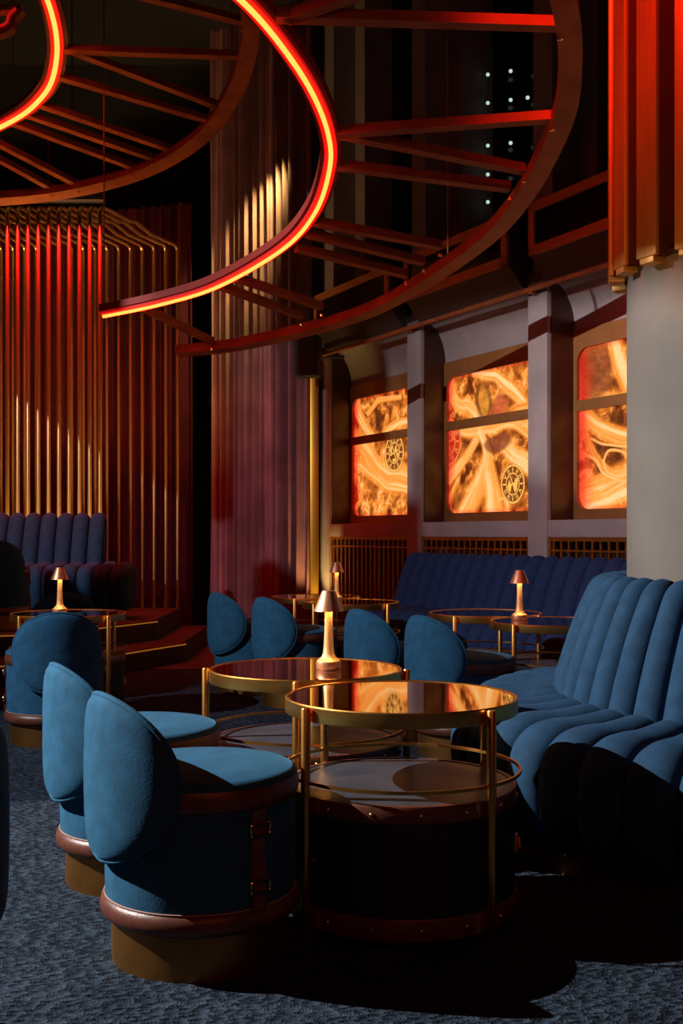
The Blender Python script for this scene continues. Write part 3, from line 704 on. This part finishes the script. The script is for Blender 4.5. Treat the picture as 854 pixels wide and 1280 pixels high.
# dark doorway between them, gold strip and speaker by the corner
m = MB(); a, b = g(228, 12.75), g(275, 12.75)
m.box((a[0] - .1, 12.7, 0), (a[0], 12.99, 2.6)); m.box((b[0], 12.7, 0), (b[0] + .1, 12.99, 2.6)); m.box((a[0], 12.7, 2.5), (b[0], 12.99, 2.6)); m.box((a[0], 12.9, 0), (b[0], 12.99, 2.5)); struct(m.build('door_1', 'dark'))
p = at(393, 0, 11.42)
m = MB(); m.box((p.x - .04, 11.40, 0), (p.x + .045, 11.5, 2.75)); struct(m.build('trim_20', 'gold_lit', bevel=.006))
root = thing('wall_speaker', at(385, 446, 11.0), -.2, 'black box loudspeaker mounted high in the corner beside the curtain', 'speaker')
m = MB(); m.box((-.12, -.1, -.2), (.12, .1, .2)); m.build('cabinet', 'dark', root, bevel=.012)
m = MB(); m.box((-.105, -.108, -.185), (.105, -.098, .185)); m.build('grille', 'trunk', root)
m = MB(); m.tube([(0, .1, 0), (.05, .32, .05), (.28, .42, .05)], .018, 8); m.build('bracket', 'dark', root)

# ------------------------------------------------------------------ column with its finned crown
KX, KY, KR, KZ = 1.575, 4.40, .44, 2.085
col = thing('column', (KX, KY, 0), 0, None, None, None, 'structure')
m = MB(); m.lathe([(0, 0), (KR, 0), (KR, KZ), (0, KZ)], 96); m.build('shaft', 'concrete', col)
crown = thing('finned_crown', (KX, KY, KZ), 0, 'tall crown of gold vertical fins lit red around the top of the grey column', 'column crown')
m = MB(); m.lathe([(0, .0), (.40, .0), (.40, CEIL - KZ), (0, CEIL - KZ)], 64); m.build('core', 'jamb', crown)
m = MB(); m.lathe([(.39, -.0), (.455, .0), (.455, .02), (.39, .02)], 64); m.build('collar', 'dark', crown)
NF = 18
for k in range(NF):
    a = 2 * PI * k / NF + .16; c, s_ = math.cos(a), math.sin(a); n = Vector((c, s_, 0)); t = Vector((-s_, c, 0)); H = CEIL - KZ - .002; w = .05
    def block(r0, r1, w0, w1, z0, z1):
        P = [n * r0 - t * w0, n * r1 - t * w1, n * r1 + t * w1, n * r0 + t * w0]; m = MB()
        return m.hexa([p + Vector((0, 0, z0)) for p in P] + [p + Vector((0, 0, z1)) for p in P])
    f = block(.39, .494, w * .96, w, -.004, H).build('fin', 'jamb', crown, sharp=20)
    block(.494, .512, w, w, -.006, H).build('fin_face', 'fin', f, sharp=20, bevel=.003)
    block(.45, .51, w * .7, w * .7, -.03, -.006).build('fin_foot', 'fin', f, sharp=20, bevel=.004)


# ------------------------------------------------------------------ overhead truss rings
def plane(C, tilt):
    t = math.radians(tilt); u = Vector((1, 0, 0)); v = Vector((0, math.cos(t), -math.sin(t))); n = u.cross(v); camv = Vector((0, 0, CZ))
    def hit(px, py): d = ray(px, py); return camv + d * ((C - camv).dot(n) / d.dot(n))
    return u, v, n, hit
def catmull(pts, k=10):
    out = []; n = len(pts)
    for i in range(n - 1):
        p0, p1, p2, p3 = pts[max(i - 1, 0)], pts[i], pts[i + 1], pts[min(i + 2, n - 1)]
        for j in range(k):
            t = j / k; out.append(.5 * (2 * p1 + (p2 - p0) * t + (2 * p0 - 5 * p1 + 4 * p2 - p3) * t * t + (3 * p1 - p0 - 3 * p2 + p3) * t ** 3))
    return out + [pts[-1]]
def spiral(name, label, C, tilt, outer, neon, spokes, ow, cables, nw=.1, nr=.012):
    u, v, n, hit = plane(C, tilt)
    root = thing(name, C, 0, label, 'ceiling light', 'spiral truss lights overhead'); off = -C
    def P(pts): return [hit(*p) + off for p in pts]
    o = catmull(P(outer)); m = MB(); m.bar(o, n, ow, .07); m.build('outer_ring', 'truss', root, sharp=30)
    q = catmull(P(neon))
    m = MB(); m.bar([p + n * .045 for p in q], n, nw, .05); m.build('neon_channel', 'channel', root, sharp=30)
    m = MB(); m.bar([p + n * .012 for p in q], n, nw * .62, .02); m.build('neon_casing', 'neon_glow', root, sharp=30)
    m = MB(); m.tube([p - n * .004 for p in q], nr, 8); m.build('neon_tube', 'neon', root)
    for (a, b, c, d) in spokes:
        A, B = hit(a, b) + off, hit(c, d) + off
        m = MB(); m.bar([A + n * .03, B + n * .03], n, .05, .05); sp = m.build('spoke', 'truss', root, sharp=20)
        m = MB(); m.lathe([(0, -.012), (.014, -.008), (.014, .008), (0, .012)], 10); bo = m.build('bolt', 'stud', sp); bo.location = B - n * .035
    for (a, b) in cables: A = hit(a, b) + off; m = MB(); m.tube([A + n * .03, Vector((A.x, A.y, CEIL - C.z))], .005, 6); m.build('suspension_cable', 'truss', root)


Cr = Vector(((200 - CX) / F * 5, 5, CZ + (HY - 70) / F * 5))
spiral('spiral_truss_light', 'sweeping bronze truss with a glowing red neon curve ending beside the brass rods', Cr, 10,
       [(640, -110), (690, -40), (706, 0), (713, 70), (702, 150), (653, 245), (596, 305), (498, 370), (420, 402), (300, 430), (222, 439)],
       [(180, -95), (240, -50), (302, 0), (347, 50), (388, 111), (410, 166), (412, 211), (393, 267), (352, 312), (272, 358), (201, 380), (129, 395)],
       [(345, 27, 700, 38), (358, 30, 500, -20), (420, 172, 690, 153), (420, 172, 655, 218), (418, 212, 637, 240), (393, 283, 550, 312), (383, 297, 530, 332), (370, 315, 508, 348), (275, 362, 377, 400), (295, 352, 402, 388), (180, 390, 265, 431)],
       .105, [(130, 394), (385, 280), (705, 120), (340, 40), (560, 333)], .11)
Cl = Vector(((0 - CX) / F * 7.5, 7.5, CZ + (HY - 40) / F * 7.5))
spiral('spiral_truss_light', 'dim bronze truss ring with a short neon curve above the brass rods', Cl, 14,
       [(285, -90), (305, -30), (313, 20), (311, 60), (292, 115), (249, 172), (171, 216), (63, 242), (-60, 250), (-160, 245)],
       [(20, -50), (42, -25), (58, -3), (69, 35), (71, 70), (63, 105), (44, 130), (20, 148), (-20, 167), (-60, 178)],
       [(80, 66, 302, 74), (92, 68, 274, 137), (72, 99, 261, 154), (46, 133, 213, 190), (31, 146, 191, 201), (13, 156, 166, 212), (-4, 182, 98, 235), (-6, 200, 65, 239), (150, -8, 303, 31)],
       .12, [(16, 152), (290, 120), (60, 242)], .14, .017)
# curled red ornament hanging inside the small neon curve
o0 = at(8, 22, 6.6)
root = thing('curled_metal_ornament', o0, 0, 'curled red-lit metal ornament hanging inside the short neon curve', 'ornament')
def orn(pts): return [at(x, y, 6.6) - o0 for x, y in pts]
m = MB(); m.bar(catmull(orn([(-60, 20), (-25, 16), (0, 13), (28, 11)]), 6), (0, -1, 0), .035, .07); m.build('upper_curl', 'truss', root, sharp=30)
m = MB(); m.bar(catmull(orn([(-60, 48), (-25, 46), (0, 42), (13, 36), (18, 24), (28, 13)]), 8), (0, -1, 0), .04, .07); m.build('lower_curl', 'truss', root, sharp=30)
m = MB(); m.bar(catmull(orn([(-60, 40), (-25, 38), (0, 36.5), (10, 32), (14, 22), (22, 14)]), 8), (0, -1, 0), .012, .09); m.build('inner_ribbon', 'neon_glow', root, sharp=30)  # glows by itself; the red light on the ornament is put in as emission
m = MB(); A = orn([(14, 12)])[0]; m.tube([A, Vector((A.x, A.y, CEIL - o0.z))], .005, 6); m.build('cable', 'truss', root)

# ------------------------------------------------------------------ light
w = bpy.data.worlds.new('world'); SC.world = w; w.use_nodes = True
w.node_tree.nodes['Background'].inputs[0].default_value = (.5, .35, .45, 1); w.node_tree.nodes['Background'].inputs[1].default_value = .006
# hard white beam from the side of the room
light('window_beam', 'SPOT', (-4.91, 3.35, 3.65), (1.3, 3.5, .5), 2900, (1, .95, .9), spot_size=math.radians(126), spot_blend=1, shadow_soft_size=.012)
light('added_far_beam', 'SPOT', (-4.91, 3.35, 3.65), (-1.6, 10.6, 1.2), 800, (1, .95, .95), spot_size=math.radians(34), spot_blend=.3, shadow_soft_size=.012)  # second lamp at the same spot, added to brighten curtain and platform bench
light('warm_fill_behind_viewer', 'POINT', (.9, -.6, 2.7), None, 42, (1, .18, .05), shadow_soft_size=.25)  # unseen warm fill light, added to lift the shadow sides
# amber wash on the curtain
light('curtain_wash', 'SPOT', at(356, 165, 11.25), at(303, 350, 12.0), 330, (1, .98, .26), spot_size=math.radians(44), spot_blend=1, shadow_soft_size=.05)
# warm strip behind the platform bench, up the rods
light('rod_uplight', 'AREA', (-3.0, 10.05, .7), (-3.0, 10.3, 1.2), 75, (1, .6, .22), shape='RECTANGLE', size=2.3, size_y=.06, spread=math.radians(84))
light('gold_strip_uplight', 'SPOT', (at(393, 0, 11.2).x, 11.2, .1), (at(393, 0, 11.42).x, 11.42, 1.3), 70, (1, .7, .2), spot_size=math.radians(50), spot_blend=.6, shadow_soft_size=.03)
# crown lights: red from above, amber from below
light('crown_red', 'SPOT', (.35, 3.0, 4.1), (KX - .2, KY, 3.1), 420, (1, .03, .01), spot_size=math.radians(62), spot_blend=1, shadow_soft_size=.1)
light('rod_header_red', 'AREA', (-2.9, 9.9, 4.0), (-2.9, 10.3, 2.4), 70, (1, .015, .02), shape='RECTANGLE', size=2.4, size_y=.06, spread=math.radians(110))
light('crown_amber', 'SPOT', (.95, 3.45, 1.6), (KX - .25, KY - .2, 2.35), 16, (1, .42, .05), spot_size=math.radians(60), spot_blend=.8, shadow_soft_size=.1)
